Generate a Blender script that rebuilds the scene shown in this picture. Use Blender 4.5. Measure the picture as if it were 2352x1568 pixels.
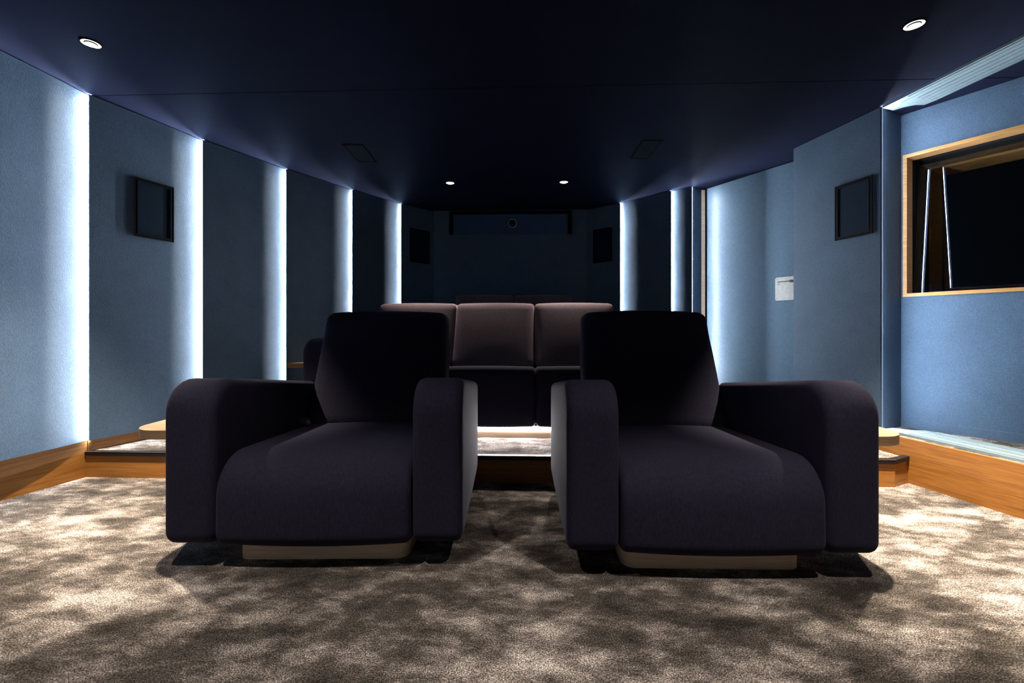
import bpy, bmesh, math, random
from mathutils import Vector, Matrix, noise
random.seed(4)
for o in list(bpy.data.objects): bpy.data.objects.remove(o)
scene = bpy.context.scene
col = scene.collection

# ------------------------------------------------------------ camera, world, exposure
CAMH, F = 0.896, 1045.0
cam_d = bpy.data.cameras.new('camera'); cam = bpy.data.objects.new('camera', cam_d); col.objects.link(cam)
cam.location = (0, 0, CAMH); cam.rotation_euler = (math.radians(90), 0, 0)
cam_d.sensor_width = 36; cam_d.lens = 36*F/2352; cam_d.shift_y = -24/2352; cam_d.clip_start = 0.02
scene.camera = cam
w = bpy.data.worlds.new('world'); scene.world = w; w.use_nodes = True
w.node_tree.nodes['Background'].inputs[0].default_value = (0.01, 0.012, 0.02, 1)
w.node_tree.nodes['Background'].inputs[1].default_value = 0.0
vs = scene.view_settings
vs.view_transform = 'Standard'; vs.look = 'None'; vs.gamma = 1; vs.use_curve_mapping = False
vs.exposure = 0.0

LED_COL = (0.80, 0.90, 1.0)
LED_WALL = 1350.0       # strips between the wall panels
LED_DOOR = 300.0
LED_WINDOW = 800.0    # narrow strips in the door and window recesses
LED_SOFA = 190.0
WARM = (1.0, 0.86, 0.68)
NEUTRAL = (1.0, 0.90, 0.80)
# downlights: x, y, watts, visible in the frame, colour
# x, y, watts, which, cone degrees, tilt towards the camera in degrees
DOWN = [(-2.125, 2.296, 1100, 'left', 63, 0), (1.906, 2.156, 1500, 'right', 63, 0), (-0.606, 4.457, 210, 'backleft', 60, 24), (0.505, 4.431, 240, 'backright', 60, 24),
        (-0.95, 0.80, 240, 'frontleft', 90, 0), (0.95, 0.76, 260, 'frontright', 90, 0)]

# ------------------------------------------------------------ materials
def nt_mat(name):
    m = bpy.data.materials.new(name); m.use_nodes = True
    return m, m.node_tree.nodes, m.node_tree.links, m.node_tree.nodes['Principled BSDF']
def coords(N, L, scale=(1, 1, 1), rot=(0, 0, 0), world=False):
    mp = N.new('ShaderNodeMapping'); mp.inputs['Scale'].default_value = scale; mp.inputs['Rotation'].default_value = rot
    if world:
        g = N.new('ShaderNodeNewGeometry'); L.new(g.outputs['Position'], mp.inputs[0])
    else:
        t = N.new('ShaderNodeTexCoord'); L.new(t.outputs['Object'], mp.inputs[0])
    return mp.outputs[0]
def noise_n(N, L, vec, scale, detail=3, rough=.5, dist=0):
    n = N.new('ShaderNodeTexNoise'); n.inputs['Scale'].default_value = scale; n.inputs['Detail'].default_value = detail
    n.inputs['Roughness'].default_value = rough; n.inputs['Distortion'].default_value = dist
    L.new(vec, n.inputs['Vector']); return n.outputs['Fac']
def ramp(N, L, fac, stops):
    r = N.new('ShaderNodeValToRGB'); e = r.color_ramp.elements
    while len(e) < len(stops): e.new(0.5)
    for i, (p, c) in enumerate(stops):
        e[i].position = p; e[i].color = (*c, 1)
    L.new(fac, r.inputs[0]); return r.outputs[0]
def mix(N, L, fac, a, b, mode='MIX'):
    m = N.new('ShaderNodeMix'); m.data_type = 'RGBA'; m.blend_type = mode
    for sock, v in ((m.inputs[0], fac), (m.inputs[6], a), (m.inputs[7], b)):
        if hasattr(v, 'is_linked'): L.new(v, sock)
        elif isinstance(v, (int, float)): sock.default_value = v
        else: sock.default_value = (*v, 1)
    return m.outputs[2]
def bump(N, L, P, h, strength, dist=0.01):
    b = N.new('ShaderNodeBump'); b.inputs['Strength'].default_value = strength; b.inputs['Distance'].default_value = dist
    L.new(h, b.inputs['Height']); L.new(b.outputs[0], P.inputs['Normal'])

def fabric_mat(name, base, light, rough=.95, bstr=.5, sheen=0.0, sheen_tint=(1, 1, 1), scale=260, contrast=.5, spec=.15):
    m, N, L, P = nt_mat(name)
    v = coords(N, L)
    v2 = coords(N, L, (1, 1, .35))
    n1 = noise_n(N, L, v2, scale, 4, .7)
    n2 = noise_n(N, L, v, 3.0, 3, .6)
    c = ramp(N, L, n1, [(.5-.3*contrast, base), (.5+.35*contrast, light)])
    c = mix(N, L, .16, c, ramp(N, L, n2, [(.3, (.2, .2, .2)), (.7, (.9, .9, .9))]), 'OVERLAY')
    L.new(c, P.inputs['Base Color']); P.inputs['Roughness'].default_value = rough
    P.inputs['Specular IOR Level'].default_value = spec
    P.inputs['Sheen Weight'].default_value = sheen; P.inputs['Sheen Roughness'].default_value = .4
    P.inputs['Sheen Tint'].default_value = (*sheen_tint, 1)
    bump(N, L, P, n1, bstr, .002)
    return m
M = {}
M['wall'] = fabric_mat('blue_acoustic_fabric', (.050, .085, .133), (.085, .130, .193), rough=.7, bstr=.7, spec=.15)
M['niche'] = fabric_mat('navy_fabric', (.035, .07, .14), (.05, .10, .19))
M['grille'] = fabric_mat('speaker_cloth', (.0014, .0100, .024), (.0022, .014, .034), rough=.8, bstr=.1, spec=.1)
M['ceil'] = fabric_mat('dark_ceiling_fabric', (.0068, .0086, .021), (.0108, .0132, .030), rough=.6, bstr=.2, spec=.03)
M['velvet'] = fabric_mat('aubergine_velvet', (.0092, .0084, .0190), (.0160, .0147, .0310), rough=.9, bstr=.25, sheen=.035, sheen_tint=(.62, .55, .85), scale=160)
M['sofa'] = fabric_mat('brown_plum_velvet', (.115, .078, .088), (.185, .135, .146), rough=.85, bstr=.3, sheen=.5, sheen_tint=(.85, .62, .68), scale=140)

def carpet_mat():
    m, N, L, P = nt_mat('cut_pile_carpet')
    va = coords(N, L, (1, 1.7, 1), (0, 0, .45), world=True)
    b1 = noise_n(N, L, va, 1.9, 4, .62, .15)
    b2 = noise_n(N, L, va, 6.0, 6, .70, .15)
    mm = N.new('ShaderNodeMath'); mm.operation = 'MULTIPLY_ADD'; mm.inputs[1].default_value = .50; L.new(b1, mm.inputs[0])
    m2 = N.new('ShaderNodeMath'); m2.operation = 'MULTIPLY'; m2.inputs[1].default_value = .50; L.new(b2, m2.inputs[0]); L.new(m2.outputs[0], mm.inputs[2])
    big = mm.outputs[0]
    v = coords(N, L, (1, 1, 1), world=True)
    fine = noise_n(N, L, v, 250, 2, .65)
    fine2 = noise_n(N, L, v, 110, 3, .7)
    c = ramp(N, L, big, [(.39, (.036, .031, .027)), (.48, (.098, .085, .076)), (.54, (.235, .205, .187)), (.62, (.52, .47, .43))])
    g = ramp(N, L, fine, [(.33, (.14, .135, .13)), (.49, (.72, .71, .70)), (.67, (2.5, 2.45, 2.38))])
    c = mix(N, L, 1.0, c, g, 'MULTIPLY')
    g2 = ramp(N, L, fine2, [(.35, (.7, .7, .7)), (.65, (1.3, 1.3, 1.3))])
    c = mix(N, L, 1.0, c, g2, 'MULTIPLY')
    L.new(c, P.inputs['Base Color']); P.inputs['Roughness'].default_value = 1
    P.inputs['Specular IOR Level'].default_value = .05
    bump(N, L, P, fine, 1.0, .008)
    return m
M['carpet'] = carpet_mat()

def wood_mat(name, dark, light, rot=0.0, rough=.45, scale=1.0):
    m, N, L, P = nt_mat(name)
    v = coords(N, L, (1.0*scale, 1.0*scale, 26*scale), (0, 0, rot))
    g = noise_n(N, L, v, 3.0, 5, .65, .4)
    v2 = coords(N, L, (2.5*scale, 2.5*scale, 130*scale))
    f = noise_n(N, L, v2, 4, 3, .6)
    c = ramp(N, L, g, [(.30, dark), (.70, light)])
    c = mix(N, L, .35, c, ramp(N, L, f, [(.35, (.35, .30, .26)), (.62, (1, 1, 1))]), 'MULTIPLY')
    L.new(c, P.inputs['Base Color']); P.inputs['Roughness'].default_value = rough
    P.inputs['Specular IOR Level'].default_value = .3
    bump(N, L, P, f, .15, .002)
    return m
M['oak'] = wood_mat('orange_oak_board', (.22, .082, .015), (.38, .165, .036))
M['oak_pale'] = wood_mat('pale_oak', (.60, .43, .29), (.78, .60, .43), rough=.5)
M['oak_tray'] = wood_mat('tray_oak', (.24, .140, .075), (.36, .225, .125), rough=.5)
M['oak_frame'] = wood_mat('oak_frame', (.38, .185, .056), (.56, .305, .115), rough=.4)

def plain(name, colr, rough=.5, metal=0, spec=.5):
    m, N, L, P = nt_mat(name)
    v = coords(N, L); n = noise_n(N, L, v, 40, 3)
    c = ramp(N, L, n, [(.3, tuple(x*.9 for x in colr)), (.7, tuple(min(1, x*1.06) for x in colr))])
    L.new(c, P.inputs['Base Color']); P.inputs['Roughness'].default_value = rough
    P.inputs['Metallic'].default_value = metal; P.inputs['Specular IOR Level'].default_value = spec
    return m
M['black'] = plain('black_trim', (.0018, .0018, .0025), .7, 0, .05)
M['edge'] = plain('dark_metal_edge', (.020, .020, .024), .4, .4)
M['nosing'] = plain('dark_nosing', (.009, .008, .009), .5, 0, .2)
M['door'] = plain('blue_painted_door', (.15, .23, .315), .33, 0, .6)
M['alu'] = plain('anodised_aluminium', (.17, .225, .25), .5, .15)
M['groove'] = plain('track_groove', (.10, .15, .18), .6)
M['white'] = plain('white_plate', (.80, .78, .74), .4)
M['steel'] = plain('brushed_steel', (.35, .34, .33), .3, .9)
M['darkroom'] = plain('dark_room_paint', (.012, .013, .017), .9)
M['liner'] = plain('black_felt', (.008, .008, .009), .95, 0, .1)
M['vent'] = plain('black_vent_metal', (.010, .011, .014), .8, 0, .1)
def emit(name, colr, strength):
    m, N, L, P = nt_mat(name)
    N.remove(P); e = N.new('ShaderNodeEmission'); e.inputs[0].default_value = (*colr, 1); e.inputs[1].default_value = strength
    L.new(e.outputs[0], N['Material Output'].inputs[0]); return m
M['led'] = emit('led_wall', LED_COL, LED_WALL)
M['led_back'] = emit('led_back', LED_COL, LED_WALL*.55)
M['led_mid'] = emit('led_mid', LED_COL, LED_WALL*.75)
M['led_dots'] = emit('led_dots', (.50, .58, 1.0), 1.6)
M['led_door'] = emit('led_door', LED_COL, LED_DOOR)
M['led_window'] = emit('led_window', LED_COL, LED_WINDOW)
M['led_sofa'] = emit('led_sofa', (1.0, .96, .97), LED_SOFA)
M['lamp'] = emit('lamp_lens', (1.0, .92, .80), 14)
M['lamp_ring'] = emit('lamp_ring_painted_glow', (1.0, .93, .84), 2.5)  # reflector ring: light falling on it from the lens is put in as emission
def glass_mat():
    m, N, L, P = nt_mat('window_glass'); N.remove(P)
    tr = N.new('ShaderNodeBsdfTransparent'); tr.inputs[0].default_value = (.86, .88, .88, 1)
    gl = N.new('ShaderNodeBsdfGlossy'); gl.inputs['Roughness'].default_value = .0
    fr = N.new('ShaderNodeFresnel'); fr.inputs[0].default_value = 1.75
    mx = N.new('ShaderNodeMixShader'); L.new(fr.outputs[0], mx.inputs[0]); L.new(tr.outputs[0], mx.inputs[1]); L.new(gl.outputs[0], mx.inputs[2])
    L.new(mx.outputs[0], N['Material Output'].inputs[0]); return m
M['glass'] = glass_mat()
M['lens'] = plain('lens_glass', (.01, .012, .02), .05)

# ------------------------------------------------------------ builders
def tag(o, label=None, cat=None, group=None, kind=None):
    if label: o['label'] = label
    if cat: o['category'] = cat
    if group: o['group'] = group
    if kind: o['kind'] = kind
    return o
def link(name, bm, mat, parent=None, smooth=False, loc=None):
    me = bpy.data.meshes.new(name); bmesh.ops.recalc_face_normals(bm, faces=bm.faces[:]); bm.to_mesh(me); bm.free()
    if smooth:
        for p in me.polygons: p.use_smooth = True
    me.materials.append(mat)
    o = bpy.data.objects.new(name, me); col.objects.link(o)
    if parent: o.parent = parent
    if loc: o.location = loc
    return o
def empty(name, loc, rz=0):
    o = bpy.data.objects.new(name, None); col.objects.link(o); o.location = loc; o.rotation_euler = (0, 0, rz)
    o.empty_display_size = .1; return o
def prism(bm, pts, z0, z1):
    a = [bm.verts.new((x, y, z0)) for x, y in pts]; b = [bm.verts.new((x, y, z1)) for x, y in pts]
    bm.faces.new(a[::-1]); bm.faces.new(b)
    n = len(pts)
    for i in range(n): bm.faces.new((a[i], a[(i+1) % n], b[(i+1) % n], b[i]))
def box(bm, x0, x1, y0, y1, z0, z1): prism(bm, [(x0, y0), (x1, y0), (x1, y1), (x0, y1)], z0, z1)
def bar(bm, a, b, z0, z1, th, side=1):
    """vertical slab from plan point a to b, thickened by th to one side"""
    a, b = Vector(a), Vector(b); t = (b-a).normalized(); n = Vector((-t.y, t.x))*side*th
    prism(bm, [tuple(a), tuple(b), tuple(b+n), tuple(a+n)], z0, z1)
def bevel_all(bm, r, seg=3):
    bmesh.ops.bevel(bm, geom=bm.edges[:], offset=r, segments=seg, affect='EDGES', clamp_overlap=True)
def cyl(bm, c, axis, r, h, seg=32, r2=None):
    m = Vector((0, 0, 1)).rotation_difference(Vector(axis)).to_matrix().to_4x4()
    bmesh.ops.create_cone(bm, cap_ends=True, segments=seg, radius1=r, radius2=r if r2 is None else r2, depth=h, matrix=Matrix.Translation(c) @ m)
def ring(bm, r0, r1, z0, z1, seg=48):
    vs_ = []
    for i in range(seg):
        a = 2*math.pi*i/seg; c, s = math.cos(a), math.sin(a)
        vs_.append([bm.verts.new((c*r, s*r, z)) for r, z in ((r0, z0), (r1, z0), (r1, z1), (r0, z1))])
    for i in range(seg):
        p, q = vs_[i], vs_[(i+1) % seg]
        for k in range(4): bm.faces.new((p[k], p[(k+1) % 4], q[(k+1) % 4], q[k]))

def rounded(corners, seg=8):
    """closed outline with rounded corners: [(y, z, r), ...] -> points with outward normals"""
    pts = []; n = len(corners)
    for i in range(n):
        p0 = Vector(corners[i-1][:2]); p = Vector(corners[i][:2]); p1 = Vector(corners[(i+1) % n][:2]); r = corners[i][2]
        a = (p0-p).normalized(); b = (p1-p).normalized()
        ang = a.angle(b); d = r/math.tan(ang/2)
        c = p+(a+b).normalized()*(r/math.sin(ang/2))
        s = p+a*d-c; e = p+b*d-c
        a0 = math.atan2(s.y, s.x); a1 = math.atan2(e.y, e.x); da = (a1-a0+math.pi) % (2*math.pi)-math.pi
        for k in range(seg+1):
            t = a0+da*k/seg; nn = Vector((math.cos(t), math.sin(t)))
            pts.append((c+nn*r, nn))
    # subdivide the long straight runs
    out = []
    for i, (p, nn) in enumerate(pts):
        q, qn = pts[(i+1) % len(pts)]; out.append((p, nn)); L_ = (q-p).length
        k = int(L_/.06)
        if k > 1 and (nn-qn).length < .2:
            for j in range(1, k): out.append((p.lerp(q, j/k), nn))
    return out
def upholstered(corners, x0, x1, r=.03, bulge=.0, face_bulge=0.0, warp=None):
    """side outline swept across x with rolled edges and slightly puffed flanks"""
    bm = bmesh.new(); prof = rounded(corners); n = len(prof)
    cen = sum((p for p, _ in prof), Vector((0, 0)))/n
    st = []
    K = 6
    for k in range(K+1):
        t = math.pi/2*k/K; st.append((x0+r-r*math.cos(t), r-r*math.sin(t)))
    for j in range(1, 8): st.append((x0+r+(x1-x0-2*r)*j/8, 0))
    for k in range(K, -1, -1):
        t = math.pi/2*k/K; st.append((x1-r+r*math.cos(t), r-r*math.sin(t)))
    rings = []
    def addring(x, ins, shrink=1.0):
        u = (x-x0)/(x1-x0); fb = face_bulge*(1-(2*u-1)**2)
        rg = []
        for p, nn in prof:
            q = p-nn*(ins-fb)
            q = cen+(q-cen)*shrink
            v = Vector((x, q.x, q.y))
            rg.append(bm.verts.new(warp(v) if warp else v))
        rings.append(rg)
    for s in (.35, .6, .8, .93): addring(x0-bulge*(1-s**2), r, s)
    for x, ins in st: addring(x, ins)
    for s in (.93, .8, .6, .35): addring(x1+bulge*(1-s**2), r, s)
    for a, b in zip(rings, rings[1:]):
        for i in range(n): bm.faces.new((a[i], a[(i+1) % n], b[(i+1) % n], b[i]))
    bm.faces.new(rings[0]); bm.faces.new(rings[-1][::-1])
    return bm
def cushion(wd, dp, ht, r=.05, puff=.02, n=14, warp=None):
    """soft box centred in x, from y 0..dp and z 0..ht"""
    bm = bmesh.new()
    bmesh.ops.create_cube(bm, size=2)
    bmesh.ops.subdivide_edges(bm, edges=bm.edges[:], cuts=n, use_grid_fill=True)
    hx, hy, hz = wd/2, dp/2, ht/2
    for v in bm.verts:
        p = v.co.copy()
        # denser toward the edges
        p = Vector([math.sin(c*math.pi/2)*.35+c*.65 for c in p])
        u = Vector((p.x*hx, p.y*hy, p.z*hz))
        inner = Vector((max(-hx+r, min(hx-r, u.x)), max(-hy+r, min(hy-r, u.y)), max(-hz+r, min(hz-r, u.z))))
        d = u-inner
        q = inner+d.normalized()*r if d.length > 1e-6 else u
        if d.length > 1e-6 and max(abs(p.x), abs(p.y), abs(p.z)) > .999:
            q = inner+d.normalized()*r
        a = max(0, 1-abs(p.x)**2.4); b = max(0, 1-abs(p.y)**2.4); c = max(0, 1-abs(p.z)**2.4)
        q += Vector((math.copysign(puff*.5, p.x)*b*c if abs(p.x) > .999 else 0,
                     math.copysign(puff, p.y)*a*c if abs(p.y) > .999 else 0,
                     math.copysign(puff, p.z)*a*b if abs(p.z) > .999 else 0))
        q += Vector((0, hy, hz))
        v.co = warp(q) if warp else q
    return bm
def hit(px, A, B):
    """plan point where the sight line of column px meets the wall line A-B"""
    k = (px-1176)/F; A, B = Vector(A), Vector(B); d = B-A
    t = (k*A.y-A.x)/(d.x-k*d.y); return A+d*t

# ------------------------------------------------------------ plan of the room
H = 2.35
L1, L2, L3, L4, L5 = (-2.594, 2.789), (-2.35, 3.455), (-2.024, 4.075), (-1.643, 4.677), (-1.266, 5.188)
L0 = (-2.682, 2.06)
BL, BR = (-.949, 5.507), (.897, 5.448)
R4, R3, R2 = (1.228, 5.153), (1.648, 4.706), (1.808, 4.565)
RD, R1 = (2.227, 3.619), (2.391, 2.940)
WC = (2.63, 3.075); WD = Vector((.53, -.848)).normalized()      # window wall: corner and direction
WE = tuple(Vector(WC)+WD*2.1)
YF = -1.6

def plane_poly(name, pts, z, mat, th=-.05):
    bm = bmesh.new(); prism(bm, pts, min(z, z+th), max(z, z+th)); return link(name, bm, mat)
shell = [(-2.95, YF), (3.95, YF), (3.95, 3.3), (2.95, 3.4), (2.95, 5.8), (-2.95, 5.8)]
tag(plane_poly('floor', shell, 0, M['carpet'], -.05), kind='structure')
# ceiling in two boards with the narrow shadow joint between them
jl, jr = (-2.95, 2.826), (3.95, 2.57)
c1 = plane_poly('ceiling', [(-2.95, YF), (3.95, YF), (jr[0], jr[1]-.003), (jl[0], jl[1]-.003)], H, M['ceil'], .05); tag(c1, kind='structure')
c2 = plane_poly('ceiling', [(jl[0], jl[1]+.003), (jr[0], jr[1]+.003), (3.95, 5.8), (-2.95, 5.8)], H, M['ceil'], .05); tag(c2, kind='structure')
bm = bmesh.new(); box(bm, -2.95, 3.95, YF, 5.8, H+.05, H+.07); tag(link('ceiling', bm, M['black']), kind='structure')

# plain shell walls behind the panels
def wall(name, pts, z0=0, z1=H, th=.05, side=1, mat='wall', kind='structure'):
    bm = bmesh.new()
    for a, b in zip(pts, pts[1:]): bar(bm, a, b, z0, z1, th, side)
    return tag(link(name, bm, M[mat]), kind=kind)
wall('wall_left', [(-2.93, YF), (-2.93, 5.78)], side=1)
wall('wall_front', [(-2.93, YF), (3.93, YF)], side=-1, mat='white')  # unseen wall, made white to bounce added fill onto the armchair fronts
wall('wall_back', [BL, BR], side=1, z0=.32)

def tall_panel(near, far, out, label, z0=.224, step=.015, th=.07, strip='led', ledw=.006, off_=.0100, retdir=None, group='blue fabric wall panels', close=True):
    """fabric wall panel whose near edge stands proud; the LED strip sits on that edge"""
    N_, F_ = Vector(near), Vector(far); t = (F_-N_).normalized(); n = Vector((-t.y, t.x))
    if n.dot(Vector(out)) < 0: n = -n
    root = empty('wall_panel', (N_.x, N_.y, z0))
    tag(root, label, 'wall panel', group)
    def loc(p): return (p.x-N_.x, p.y-N_.y)
    # the near edge is rabbeted: a thin lip hides the strip, which sits on the face behind it
    lip = 0.0 if not strip else (LIP if retdir is None else .010)
    d = n if retdir is None else Vector(retdir).normalized()
    f = Vector((-d.y, d.x))
    if f.dot(-t) < 0: f = -f
    F2 = F_+n*step+t*(LIP+.004 if close else 0)
    bm = bmesh.new()
    dip = [F2]
    if close:                      # the last stretch before the next panel curves back into the joint
        dl = min(.26, .9*(F_-N_).length); FL = F_+t*(LIP+.004)
        dip = [F_-t*dl*(1-k/20)+n*step*(k/20)**1.7 for k in range(0, 21)]+[FL+n*step]
        F2 = FL+n*step
    if strip:
        q = N_-f*lip
        pl = [N_, *dip, F2+n*(th-step), q+d*(th if retdir is None else .06), q+d*.0016, N_+d*.0012]
    else:
        pl = [N_, *dip, F2+n*(th-step), N_+n*th]
    prism(bm, [loc(p) for p in pl], 0, H-.004-z0)
    link('fabric_face', bm, M['wall'], root)
    if strip:
        c = q+d*off_+f*.001
        a = c-d*ledw/2; b = c+d*ledw/2
        bm = bmesh.new(); prism(bm, [loc(p) for p in (a, b, b+f*.0006, a+f*.0006)], .004, H-.006-z0)
        s = link('led_strip', bm, M[strip], root); s['label'] = 'glowing white light strip in the panel joint'
        if retdir is not None:       # row of diodes just showing past the lip
            a, b = N_+d*.0026+f*.0002, N_+d*.0050+f*.0002
            bm = bmesh.new(); prism(bm, [loc(p) for p in (a, b, b+f*.0006, a+f*.0006)], .004, H-.006-z0)
            link('led_profile', bm, M['led_dots'], root)
    return root
LIP = .016
OUTL, OUTR = (-1, .3), (1, .3)
tall_panel(L0, L1, OUTL, 'large pale blue fabric wall panel at the left edge of the picture, above the oak skirting')
tall_panel((-2.83, YF+.06), L0, OUTL, 'blue fabric wall panel beside the camera, beyond the left edge', strip=None)
tall_panel(L1, L2, OUTL, 'blue fabric wall panel on the left carrying a black framed speaker')
tall_panel(L2, L3, OUTL, 'blue fabric wall panel just past the one with the left framed speaker', strip='led')
tall_panel(L3, L4, OUTL, 'dark blue fabric wall panel behind the small oak shelf on the left', strip='led_mid')
tall_panel(L4, L5, OUTL, 'narrow dark wall panel before the unlit back corner on the left', strip='led_back')
tall_panel(L5, BL, OUTL, 'dark angled panel in the left back corner with a small framed speaker', strip='led_back', z0=.32, step=0, close=False)
tall_panel(R4, BR, OUTR, 'dark angled panel in the right back corner with a small framed speaker', strip='led_mid', z0=.32, step=0, close=False)
tall_panel(R3, R4, OUTR, 'dark blue fabric wall panel next to the right back corner', strip='led_mid')
DL, DR = Vector((1.987, 4.634)), Vector((2.398, 3.897))
JB = (1.936, 4.652)
tall_panel(R2, R3, OUTR, 'very narrow wall panel left of the oak door frame', strip='led_door', ledw=.006, off_=.012, retdir=(.82, .57))
tall_panel(R1, RD, OUTR, 'wide blue wall panel on the right between door and window, with a framed speaker', close=False, z0=.25, strip='led_window', ledw=.006, off_=.012, retdir=(.87, .49), th=.05)

# door recess and window recess returns
wall('wall_right', [(R2[0]-.0057+.82*.05, R2[1]+.0082+.57*.05), JB], side=1, th=.02, mat='wall')
wall('wall_right', [(R1[0]-.0049+.87*.05, R1[1]+.0087+.49*.05), WC], z0=.25, side=1, th=.02, mat='wall')
# door
dt = (DR-DL).normalized(); dn = Vector((dt.y, -dt.x))
if dn.y > 0: dn = -dn
droot = empty('door_1', (DL.x, DL.y, .16)); tag(droot, kind='structure')
bm = bmesh.new(); e2 = DR+dt*.75-DL; back = -dn*.045
prism(bm, [(0, 0), tuple(e2), tuple(e2+back), tuple(back)], 0, H-.16-.006); link('door_leaf', bm, M['door'], droot)
def on_door(px): return hit(px, DL, DR)
pa = on_door(1781); pb = pa+dt*.19
bm = bmesh.new()
ln = (pb-pa).length; z0, z1 = 1.163, 1.366
o_pts = [(x, z) for x, z in [(0, 0), (ln, 0), (ln, z1-z0), (0, z1-z0)]]
outl = rounded([(0, 0, .016), (ln, 0, .016), (ln, z1-z0, .016), (0, z1-z0, .016)], 5)
fr_ = [bm.verts.new((*(pa-DL+dt*p.x+dn*.004), z0-.16+p.y)) for p, _ in outl]
bk_ = [bm.verts.new((*(pa-DL+dt*p.x), z0-.16+p.y)) for p, _ in outl]
bm.faces.new(fr_); bm.faces.new(bk_[::-1])
for i in range(len(fr_)): bm.faces.new((fr_[i], fr_[(i+1) % len(fr_)], bk_[(i+1) % len(fr_)], bk_[i]))
plate = link('lock_plate', bm, M['white'], droot); plate['label'] = 'white rectangular plate with screws and a lever'
bm = bmesh.new()
for sx, sz in ((.018, .018), (.018, z1-z0-.018), (ln-.018, .018), (ln-.018, z1-z0-.018)):
    c = pa-DL+dt*sx+dn*.005; cyl(bm, (c.x, c.y, z0-.16+sz), (dn.x, dn.y, 0), .0035, .003, 12)
link('screw', bm, M['steel'], plate)
bm = bmesh.new()
for s0, s1, zz, rr, off in ((.03, .135, z1-z0-.042, .0045, .016), (.028, .045, z1-z0-.060, .003, .012)):
    a = pa-DL+dt*s0+dn*off; b = pa-DL+dt*s1+dn*(off+.004); c = (a+b)/2
    cyl(bm, (c.x, c.y, z0-.16+zz), (dt.x, dt.y, 0), rr, (b-a).length, 14)
c = pa-DL+dt*.145+dn*.014; cyl(bm, (c.x, c.y, z0-.16+z1-z0-.042), (dn.x, dn.y, 0), .012, .024, 20)
link('lever_handle', bm, M['steel'], plate)
# oak jamb and black rebate
jd = Vector(JB)
bm = bmesh.new(); prism(bm, [(JB[0], JB[1]), (1.972, 4.648), (1.978, 4.75), (JB[0]-.02, 4.75)], .16, H-.012)
tag(link('trim_1', bm, M['oak_pale']), kind='structure')
bm = bmesh.new(); prism(bm, [(1.9725, 4.655), (1.9865, 4.64), (1.995, 4.75), (1.979, 4.75)], .16, H-.004)
tag(link('trim_2', bm, M['black']), kind='structure')
wall('wall_right', [(2.90, 3.35), (2.90, 5.78)], side=-1, th=.04)

# ------------------------------------------------------------ skirting, steps, sill
def board(name, pts, z0, z1, th, side, mat):
    bm = bmesh.new()
    for a, b in zip(pts, pts[1:]): bar(bm, a, b, z0, z1, th, side)
    return tag(link(name, bm, M[mat]), kind='structure')
board('baseboard_left', [(-2.93, .4), (-2.79, 1.90), (-2.697, 2.397), (-2.613, 2.798)], 0, .222, .02, 1, 'oak')
board('baseboard_left', [(-2.609, 2.80), (-2.375, 3.455), (-2.05, 4.09)], .16, .222, .02, 1, 'oak')
# curb under the window, oak face and carpeted sill
cb = [(2.28, 3.02), (2.338, 2.683), (2.433, 2.162), (2.60, 1.10), (2.66, YF+.05)]
board('baseboard_right', cb, 0, .26, .022, 1, 'oak')
bm = bmesh.new(); prism(bm, [(cb[0][0]+.022, cb[0][1]), (cb[1][0]+.022, cb[1][1]), (cb[2][0]+.022, cb[2][1]), (cb[3][0]+.022, cb[3][1]),
                             (3.9, 1.0), (3.9, 3.2), (2.63, 3.2), (2.30, 3.1)], .0, .25)
tag(link('floor', bm, M['carpet']), kind='structure')
# first platform
PF = [(-2.613, 2.787), (2.195, 2.608), (2.338, 2.683)]
bm = bmesh.new(); prism(bm, [(-2.613, 2.81), (2.19, 2.632), (2.30, 2.70), (2.28, 3.02), (2.9, 3.5), (2.9, 5.7), (-2.9, 5.7), (-2.9, 2.82)], 0.002, .155)
tag(link('floor', bm, M['carpet']), kind='structure')
board('trim_3', [(-2.613, 2.790), (2.197, 2.611), (2.338, 2.686)], 0, .135, .02, 1, 'oak')
st = empty('step_nosing', (0, 2.69, .134)); tag(st, 'dark nosing strip along the edge of the carpeted step', 'step edge')
bm = bmesh.new()
def off(p): return (p[0], p[1]-2.69)
prism(bm, [off((-2.613, 2.781)), off((2.197, 2.602)), off((2.340, 2.677)), off((2.325, 2.707)), off((2.187, 2.638)), off((-2.613, 2.817))], 0, .026)
link('nosing', bm, M['nosing'], st)
bm = bmesh.new(); bar(bm, off((-2.613, 2.7795)), off((2.197, 2.6005)), .0235, .0265, .003, 1); link('metal_edge', bm, M['steel'], st)
# rear tier
bm = bmesh.new(); prism(bm, [(-2.1, 4.28), (2.0, 4.14), (2.0, 5.7), (-2.1, 5.7)], .155, .32)
tag(link('floor', bm, M['carpet']), kind='structure')

# ------------------------------------------------------------ window wall
wn = Vector((WD.y, -WD.x));  wn = wn if wn.x > 0 else -wn      # away from the room
def W(s, d): return Vector(WC)+WD*s+wn*d
S0, S1, Z0, Z1 = .012, 1.75, 1.125, 2.075
bm = bmesh.new()
def slab(bm, s0, s1, d0, d1, z0, z1): prism(bm, [tuple(W(s0, d0)), tuple(W(s1, d0)), tuple(W(s1, d1)), tuple(W(s0, d1))], z0, z1)
slab(bm, -.02, 2.1, 0, .05, .25, Z0); slab(bm, -.02, 2.1, 0, .05, Z1, H); slab(bm, -.02, S0, 0, .05, Z0, Z1); slab(bm, S1, 2.1, 0, .05, Z0, Z1)
tag(link('wall_right', bm, M['wall']), kind='structure')
bm = bmesh.new(); slab(bm, 0, 2.1, -.006, .0, 2.305, H-.001); tag(link('trim_4', bm, M['wall']), kind='structure')
bm = bmesh.new(); slab(bm, 0, 2.1, -.006, .0, .25, .305); tag(link('baseboard_right', bm, M['wall']), kind='structure')
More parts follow.
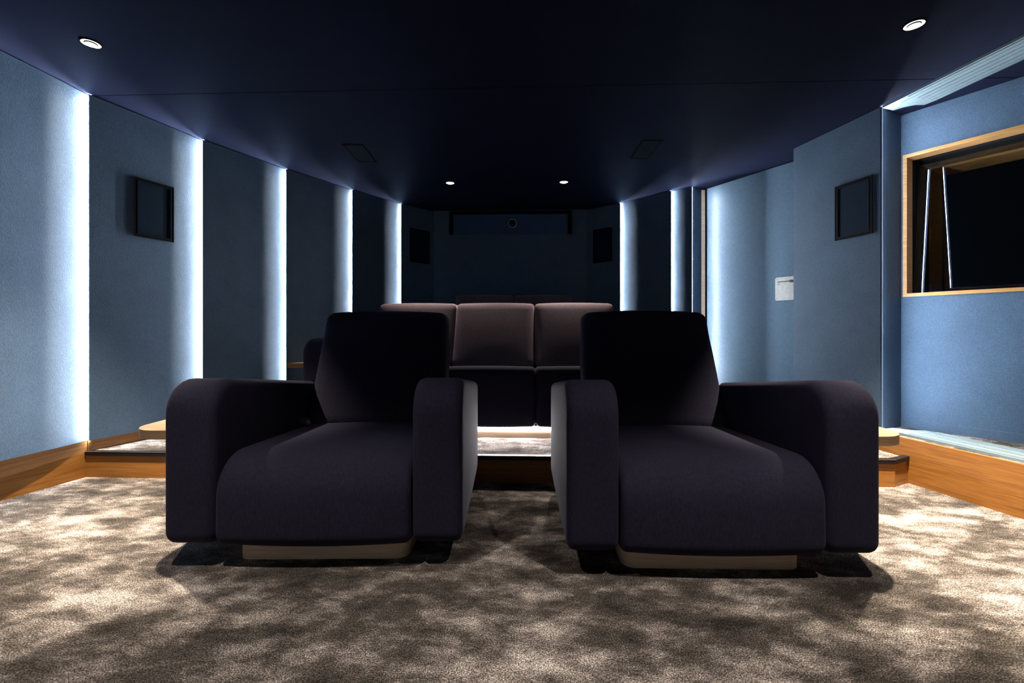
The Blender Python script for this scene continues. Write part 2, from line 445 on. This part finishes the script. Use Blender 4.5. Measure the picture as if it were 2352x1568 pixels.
wall('wall_right', [WE, (2.66, 1.25)], side=-1, th=.04)
wall('wall_right', [(2.66, 1.25), (2.70, YF)], side=1, th=.04, z0=.26)
wr = empty('window_1', (WC[0], WC[1], Z0)); tag(wr, kind='structure')
def lw(p, z): return (p.x-WC[0], p.y-WC[1], z-Z0)
def slab2(bm, s0, s1, d0, d1, z0, z1):
    prism(bm, [(v.x-WC[0], v.y-WC[1]) for v in (W(s0, d0), W(s1, d0), W(s1, d1), W(s0, d1))], z0-Z0, z1-Z0)
def casing(name, s0, s1, z0, z1, d0, d1, th, mat):
    bm = bmesh.new()
    slab2(bm, s0, s1, d0, d1, z0, z0+th); slab2(bm, s0, s1, d0, d1, z1-th, z1)
    slab2(bm, s0, s0+th, d0, d1, z0+th, z1-th); slab2(bm, s1-th, s1, d0, d1, z0+th, z1-th)
    return link(name, bm, M[mat], wr)
casing('window_frame', S0, S1, Z0, Z1, -.012, .085, .022, 'oak_frame')
casing('black_liner', S0+.0, S1, Z0, Z1, .087, .40, .02, 'liner')
casing('inner_frame', S0+.0, S1, Z0, Z1, .402, .62, .035, 'oak_frame')
def pane(d_top, d_bot):
    bm = bmesh.new(); vs_ = []
    for s, z, d in ((S0+.021, Z0+.021, d_bot), (S1-.021, Z0+.021, d_bot), (S1-.021, Z1-.021, d_top), (S0+.021, Z1-.021, d_top)):
        p = W(s, d); vs_.append(bm.verts.new(lw(p, z)))
    f = bm.faces.new(vs_)
    return link('glass_pane', bm, M['glass'], wr)
pane(.155, .09); pane(.325, .41)
# dark room behind the glass
bm = bmesh.new()
slab(bm, -.6, 2.4, 2.0, 2.05, .2, 2.5); slab(bm, -.65, -.6, .63, 2.0, .2, 2.5); slab(bm, 2.4, 2.45, .63, 2.0, .2, 2.5)
slab(bm, -.6, 2.4, .63, 2.0, 2.45, 2.5); slab(bm, -.6, 2.4, .63, 2.0, .2, .25)
slab(bm, -.6, S0, .60, .64, .2, 2.5); slab(bm, S1, 2.4, .60, .64, .2, 2.5); slab(bm, S0, S1, .60, .64, .2, Z0); slab(bm, S0, S1, .60, .64, Z1, 2.5)
tag(link('wall_outer', bm, M['darkroom']), kind='structure')

# sliding-panel tracks: one on the ceiling, one on the sill
def track(name, zbase, up, label):
    root = empty(name, (2.40, 2.93, zbase)); tag(root, label, 'track', 'three groove sliding tracks')
    t = Vector((.113, -.711)).normalized(); n = Vector((-t.y, t.x)); n = n if n.x > 0 else -n
    o = Vector((2.394, 2.937))
    def q(s, d): v = o+t*s+n*d; return (v.x-2.40, v.y-2.93)
    s1 = 1.55; th = .014*up
    def ex(nm, pts, za, zb, mat):
        bm = bmesh.new(); prism(bm, pts, min(za, zb), max(za, zb)); return link(nm, bm, M[mat], root)
    ex('rail_body', [q(.0, .0), q(s1, 0), q(s1, .235), q(.14, .235), q(.075, .225), q(.065, .165), q(.03, .125), q(-.02, .10)], 0, th, 'alu')
    for d, s0 in ((.045, .08), (.125, .14), (.200, .13)):
        ex('groove', [q(s0, d), q(s1, d), q(s1, d+.008), q(s0, d+.008)], th, th+.0012*up, 'groove')
    for d in (.012, .085, .165, .220):
        ex('ridge', [q(.15, d), q(s1, d), q(s1, d+.005), q(.15, d+.005)], th, th+.005*up, 'alu')
    return root
track('ceiling_track', H-.0005, -1, 'pale aluminium sliding track fixed to the ceiling above the window')
track('floor_track', .2505, 1, 'pale aluminium sliding track lying on the carpeted sill below the window')

# ------------------------------------------------------------ framed speakers, vents, projector port
def framed(A, B, px0, px1, z0, z1, out_sign, label, fw=.020, depth=.005):
    p0, p1 = hit(px0, A, B), hit(px1, A, B)
    t = (p1-p0).normalized(); n = Vector((-t.y, t.x))
    if n.dot(-(p0+p1)/2) < 0: n = -n            # towards the room
    wd = (p1-p0).length; c = (p0+p1)/2
    root = empty('wall_speaker', (c.x+n.x*.001, c.y+n.y*.001, z0), math.atan2(t.y, t.x)); tag(root, label, 'speaker', 'framed wall speakers')
    # local: x along wall, y = away from room when n is -y
    s = 1 if Vector((-t.y, t.x)).dot(n) > 0 else -1
    bm = bmesh.new(); h = z1-z0
    def bx(a, b, c_, d): box(bm, a, b, min(0, s*depth), max(0, s*depth), c_, d)
    bx(-wd/2, wd/2, 0, fw); bx(-wd/2, wd/2, h-fw, h); bx(-wd/2, -wd/2+fw, fw, h-fw); bx(wd/2-fw, wd/2, fw, h-fw)
    link('frame', bm, M['black'], root)
    bm = bmesh.new(); box(bm, -wd/2+fw, wd/2-fw, min(0, s*.002), max(0, s*.002), fw, h-fw); link('speaker_cloth', bm, M['grille'], root)
    bm = bmesh.new(); e = .0016; y0, y1 = min(s*.004, s*(depth+.001)), max(s*.004, s*(depth+.001))
    for a, b, c_, d in ((-wd/2+fw, wd/2-fw, fw, fw+e), (-wd/2+fw, wd/2-fw, h-fw-e, h-fw), (-wd/2+fw, -wd/2+fw+e, fw, h-fw), (wd/2-fw-e, wd/2-fw, fw, h-fw), (wd/2-e, wd/2+.0003, 0, h), (-wd/2-.0003, -wd/2+e, 0, h)):
        box(bm, a, b, y0, y1, c_, d)
    link('bead', bm, M['edge'], root)
    return root
def shifted(A, B, step=0):
    A, B = Vector(A), Vector(B); t = (B-A).normalized(); n = Vector((-t.y, t.x))
    if n.dot((A+B)/2) < 0: n = -n
    return tuple(A), tuple(B+n*step)
a, b = shifted(L1, L2); framed(a, b, 307, 398, 1.528, 1.922, 1, 'black framed speaker with blue cloth on the left wall, nearest the camera')
a, b = shifted(R1, RD); framed(a, b, 1919, 2004, 1.540, 1.925, 1, 'black framed speaker with blue cloth on the right wall beside the window')
a, b = shifted(L5, BL, 0); framed(a, b, 941, 986, 1.698, 2.090, 1, 'small dark framed speaker in the left back corner of the room')
a, b = shifted(R4, BR, 0); framed(a, b, 1363, 1406, 1.698, 2.090, 1, 'small dark framed speaker in the right back corner of the room')

def vent(x0, x1, y0, y1, label):
    cx, cy = (x0+x1)/2, (y0+y1)/2
    root = empty('ceiling_speaker', (cx, cy, H-.0005)); tag(root, label, 'ceiling speaker', 'flush rectangular speakers in the ceiling')
    w_, d_ = (x1-x0)/2, (y1-y0)/2; f = .012
    bm = bmesh.new()
    for a, b, c_, d in ((-w_, w_, -d_, -d_+f), (-w_, w_, d_-f, d_), (-w_, -w_+f, -d_+f, d_-f), (w_-f, w_, -d_+f, d_-f)): box(bm, a, b, c_, d, -.008, 0)
    link('frame', bm, M['vent'], root)
    bm = bmesh.new(); box(bm, -w_+f, w_-f, -d_+f, d_-f, -.003, 0); link('grille', bm, M['vent'], root)
vent(-1.325, -1.165, 3.543, 3.907, 'flat dark rectangular speaker set in the ceiling left of centre')
vent(1.0, 1.15, 3.462, 3.834, 'flat dark rectangular speaker set in the ceiling right of centre')

# projector niche on the back wall
bdir = (Vector(BR)-Vector(BL)).normalized(); brz = math.atan2(bdir.y, bdir.x)
nc = hit(1172, BL, BR)
root = empty('projector_cover', (nc.x, nc.y-.001, 2.058), brz); tag(root, 'wide dark cover panel high on the back wall with a round port', 'projector cover')
bm = bmesh.new(); box(bm, -.69, .69, -.008, 0, 0, .24); link('cover_panel', bm, M['niche'], root)
bm = bmesh.new(); box(bm, -.735, .735, -.03, 0, .24, .275); box(bm, -.735, -.69, -.03, 0, 0, .24); box(bm, .69, .735, -.03, 0, 0, .24); link('frame', bm, M['black'], root)
def ring_y(name, r0, r1, y0, y1, x, z, mat, parent):
    bm = bmesh.new(); ring(bm, r0, r1, y0, y1, 40); bmesh.ops.rotate(bm, verts=bm.verts[:], matrix=Matrix.Rotation(math.radians(90), 3, 'X')); bmesh.ops.translate(bm, verts=bm.verts[:], vec=(x, 0, z))
    return link(name, bm, M[mat], parent, True)
pr = ring_y('port_ring', .046, .052, .008, .016, .026, .131, 'white', root)
ring_y('port_tube', .030, .047, .008, .012, .026, .131, 'black', root)
ring_y('lens_ring', .020, .024, .008, .015, .026, .131, 'edge', root)
bm = bmesh.new(); cyl(bm, (.026, -.010, .131), (0, 1, 0), .021, .006); link('lens', bm, M['lens'], root)

# ------------------------------------------------------------ downlights
def downlight(x, y, watts, which, cone, tilt):
    names = {'left': 'round recessed ceiling light near the left wall, tilted lens glowing',
             'right': 'round recessed ceiling light near the top right, above the window side',
             'backleft': 'small round ceiling light at the back, left of centre',
             'backright': 'small round ceiling light at the back, right of centre',
             'frontleft': 'round ceiling light above the camera on its left, outside the view',
             'frontright': 'round ceiling light above the camera on its right, outside the view'}
    root = empty('ceiling_light', (x, y, H-.0005)); tag(root, names[which], 'ceiling light', 'round recessed ceiling lights')
    bm = bmesh.new(); ring(bm, .040, .0455, -.006, 0); link('trim_ring', bm, M['black'], root, True)
    bm = bmesh.new(); ring(bm, .027, .040, -.004, 0); link('painted_glow_ring', bm, M['lamp_ring'], root)  # reflector around the lens, its lit look painted by emission
    bm = bmesh.new(); ring(bm, .0255, .0275, -.010, 0); link('lens_collar', bm, M['black'], root, True)
    bm = bmesh.new(); cyl(bm, (0, 0, -.0055), (0, 0, 1), .0255, .007); link('lens', bm, M['lamp'], root, True)
    l = bpy.data.lights.new('spot', 'SPOT'); l.energy = watts; l.spot_size = math.radians(cone); l.spot_blend = 1.0
    l.shadow_soft_size = .022; l.color = WARM if which in ('left', 'right') else NEUTRAL
    lo = bpy.data.objects.new('lamp_light', l); col.objects.link(lo); lo.parent = root; lo.location = (0, 0, -.035); lo.rotation_euler = (-math.radians(tilt), math.radians(-6 if which == 'left' else 0), 0)
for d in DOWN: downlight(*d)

# ------------------------------------------------------------ armchairs
def armchair(loc, rz, label, tray):
    root = empty('armchair', loc, rz); tag(root, label, 'armchair', 'dark velvet armchairs')
    # local: x across, y back from the front face of the arms, z up
    zb, ztf, ztb, Lr = .094, .713, .606, .95
    for s in (-1, 1):
        xa, xb = (.367, .556) if s > 0 else (-.556, -.367)
        bm = upholstered([(0, zb, .055), (Lr, zb, .04), (Lr, ztb, .05), (.0, ztf+.012, .125)], xa, xb, r=.034, bulge=.008)
        link('arm', bm, M['velvet'], root, True)
    bm = upholstered([(-.006, zb, .05), (.90, zb, .03), (.90, .385, .03), (0.0, .432, .15)], -.364, .364, r=.028, bulge=0, face_bulge=.012)
    link('seat', bm, M['velvet'], root, True)
    def rec(v):  # recline and taper of the back cushion
        k = v.z/.62
        return Vector((v.x*(1.0-.012*k+.026*math.sin(min(1, max(0, k*1.25))*math.pi)), v.y+.26*k+.02*math.sin(k*math.pi), v.z))
    bm = cushion(.722, .21, .63, r=.045, puff=.014, warp=rec)
    bmesh.ops.translate(bm, verts=bm.verts[:], vec=(0, .765, .375)); link('backrest', bm, M['velvet'], root, True)
    bm = upholstered([(.80, .19, .04), (.92, .19, .04), (1.06, .72, .05), (.93, .72, .04)], -.34, .34, r=.035)
    link('back_shell', bm, M['velvet'], root, True)
    bm = bmesh.new(); out = rounded([(-.335, .10, .05), (.335, .10, .05), (.335, .80, .05), (-.335, .80, .05)], 6)
    prism(bm, [tuple(p) for p, _ in out], 0, zb+.006)
    link('plinth', bm, M['oak_pale'], root)
    # oak tray fixed to the outer flank of the outer arm
    xo, yf = tray; sg = 1 if xo > 0 else -1
    a, b = sorted((sg*.549, xo))
    ri, ro = .004, .12
    out = rounded([(a, yf, ro if sg < 0 else ri), (b, yf, ri if sg < 0 else ro), (b, yf+.40, ri if sg < 0 else ro), (a, yf+.40, ro if sg < 0 else ri)], 12)
    bm = bmesh.new(); prism(bm, [tuple(p) for p, _ in out], .470, .505)
    bmesh.ops.bevel(bm, geom=[e for e in bm.edges if abs(e.verts[0].co.z-e.verts[1].co.z) < 1e-6], offset=.002, segments=2, affect='EDGES')
    t = link('side_tray', bm, M['oak_tray'], root); t['label'] = 'oak tray with rounded corners'
    bm = bmesh.new(); box(bm, *sorted((sg*.545, sg*.62)), yf+.15, yf+.25, .440, .470); link('bracket', bm, M['black'], t)
    return root
armchair((-.742, 1.689, 0), math.radians(.7), 'dark velvet armchair on the left, on a low oak plinth', (-.785, .107))
armchair((.753, 1.614, 0), math.radians(-1.3), 'dark velvet armchair on the right, on a low oak plinth', (.742, .085))

# ------------------------------------------------------------ sofas
def sofa(loc, rz, n, cw, label, led=True):
    root = empty('sofa', loc, rz); tag(root, label, 'sofa')
    hw = n*cw/2
    for i in range(n):
        xa = -hw+i*cw
        bm = upholstered([(0, .085, .02), (.80, .085, .02), (.80, .435, .03), (0, .497, .06)], xa+.001, xa+cw-.001, r=.03, face_bulge=.006)
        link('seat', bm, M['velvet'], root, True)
        def rec(v):
            k = v.z/.50
            return Vector((v.x, v.y+.27*k, v.z))
        bm = cushion(cw-.004, .18, .515, r=.030, puff=.011, warp=rec)
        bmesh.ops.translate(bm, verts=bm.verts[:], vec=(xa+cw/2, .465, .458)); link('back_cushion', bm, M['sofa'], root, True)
    for s in (-1, 1):
        xa, xb = (hw+.002, hw+.31) if s > 0 else (-hw-.31, -hw-.002)
        bm = upholstered([(-.01, .085, .04), (.86, .085, .04), (.86, .64, .05), (-.01, .70, .12)], xa, xb, r=.06, bulge=.004)
        link('arm', bm, M['velvet'], root, True)
    bm = upholstered([(.80, .085, .04), (1.0, .085, .04), (1.06, .84, .05), (.90, .84, .04)], -hw-.25, hw+.25, r=.04); link('back_shell', bm, M['velvet'], root, True)
    bm = bmesh.new(); out = rounded([(-hw-.2, .05, .03), (hw+.2, .05, .03), (hw+.2, .85, .03), (-hw-.2, .85, .03)], 5)
    prism(bm, [tuple(p) for p, _ in out], 0, .084); p = link('plinth', bm, M['oak_pale'], root)
    if led:
        bm = bmesh.new(); box(bm, -hw-.18, hw+.18, .0475, .0495, .052, .070); s = link('led_strip', bm, M['led_sofa'], root); s['label'] = 'glowing light strip under the sofa front'
    return root
sofa((-.168, 3.118, .1555), math.radians(-2.1), 3, .662, 'three seat plum velvet sofa with a light strip under its front')
sofa((.0, 4.33, .3205), math.radians(-1.5), 2, .648, 'dark two seat sofa in the unlit back row, mostly hidden', led=False)

# little oak shelf in the panel corner left of the sofa
root = empty('wall_shelf', (-1.90, 4.10, .565)); tag(root, 'small wedge shaped oak shelf on the left wall behind the sofa arm', 'shelf')
bm = bmesh.new(); prism(bm, [(-.118, -.015), (.30, -.015), (.30, .40), (.16, .40)], 0, .043); link('shelf_board', bm, M['oak'], root)

# thin loose wire on the sill carpet
pts = [(2.66, 2.78, .2525), (2.672, 2.76, .256), (2.685, 2.74, .258), (2.70, 2.70, .2525), (2.725, 2.665, .254), (2.76, 2.60, .2525)]
bm = bmesh.new()
for a, b in zip(pts, pts[1:]):
    a, b = Vector(a), Vector(b); cyl(bm, (a+b)/2, b-a, .0018, (b-a).length+.001, 8)
tag(link('cable', bm, M['black']), 'thin dark loose wire lying on the sill carpet by the window wall', 'cable')
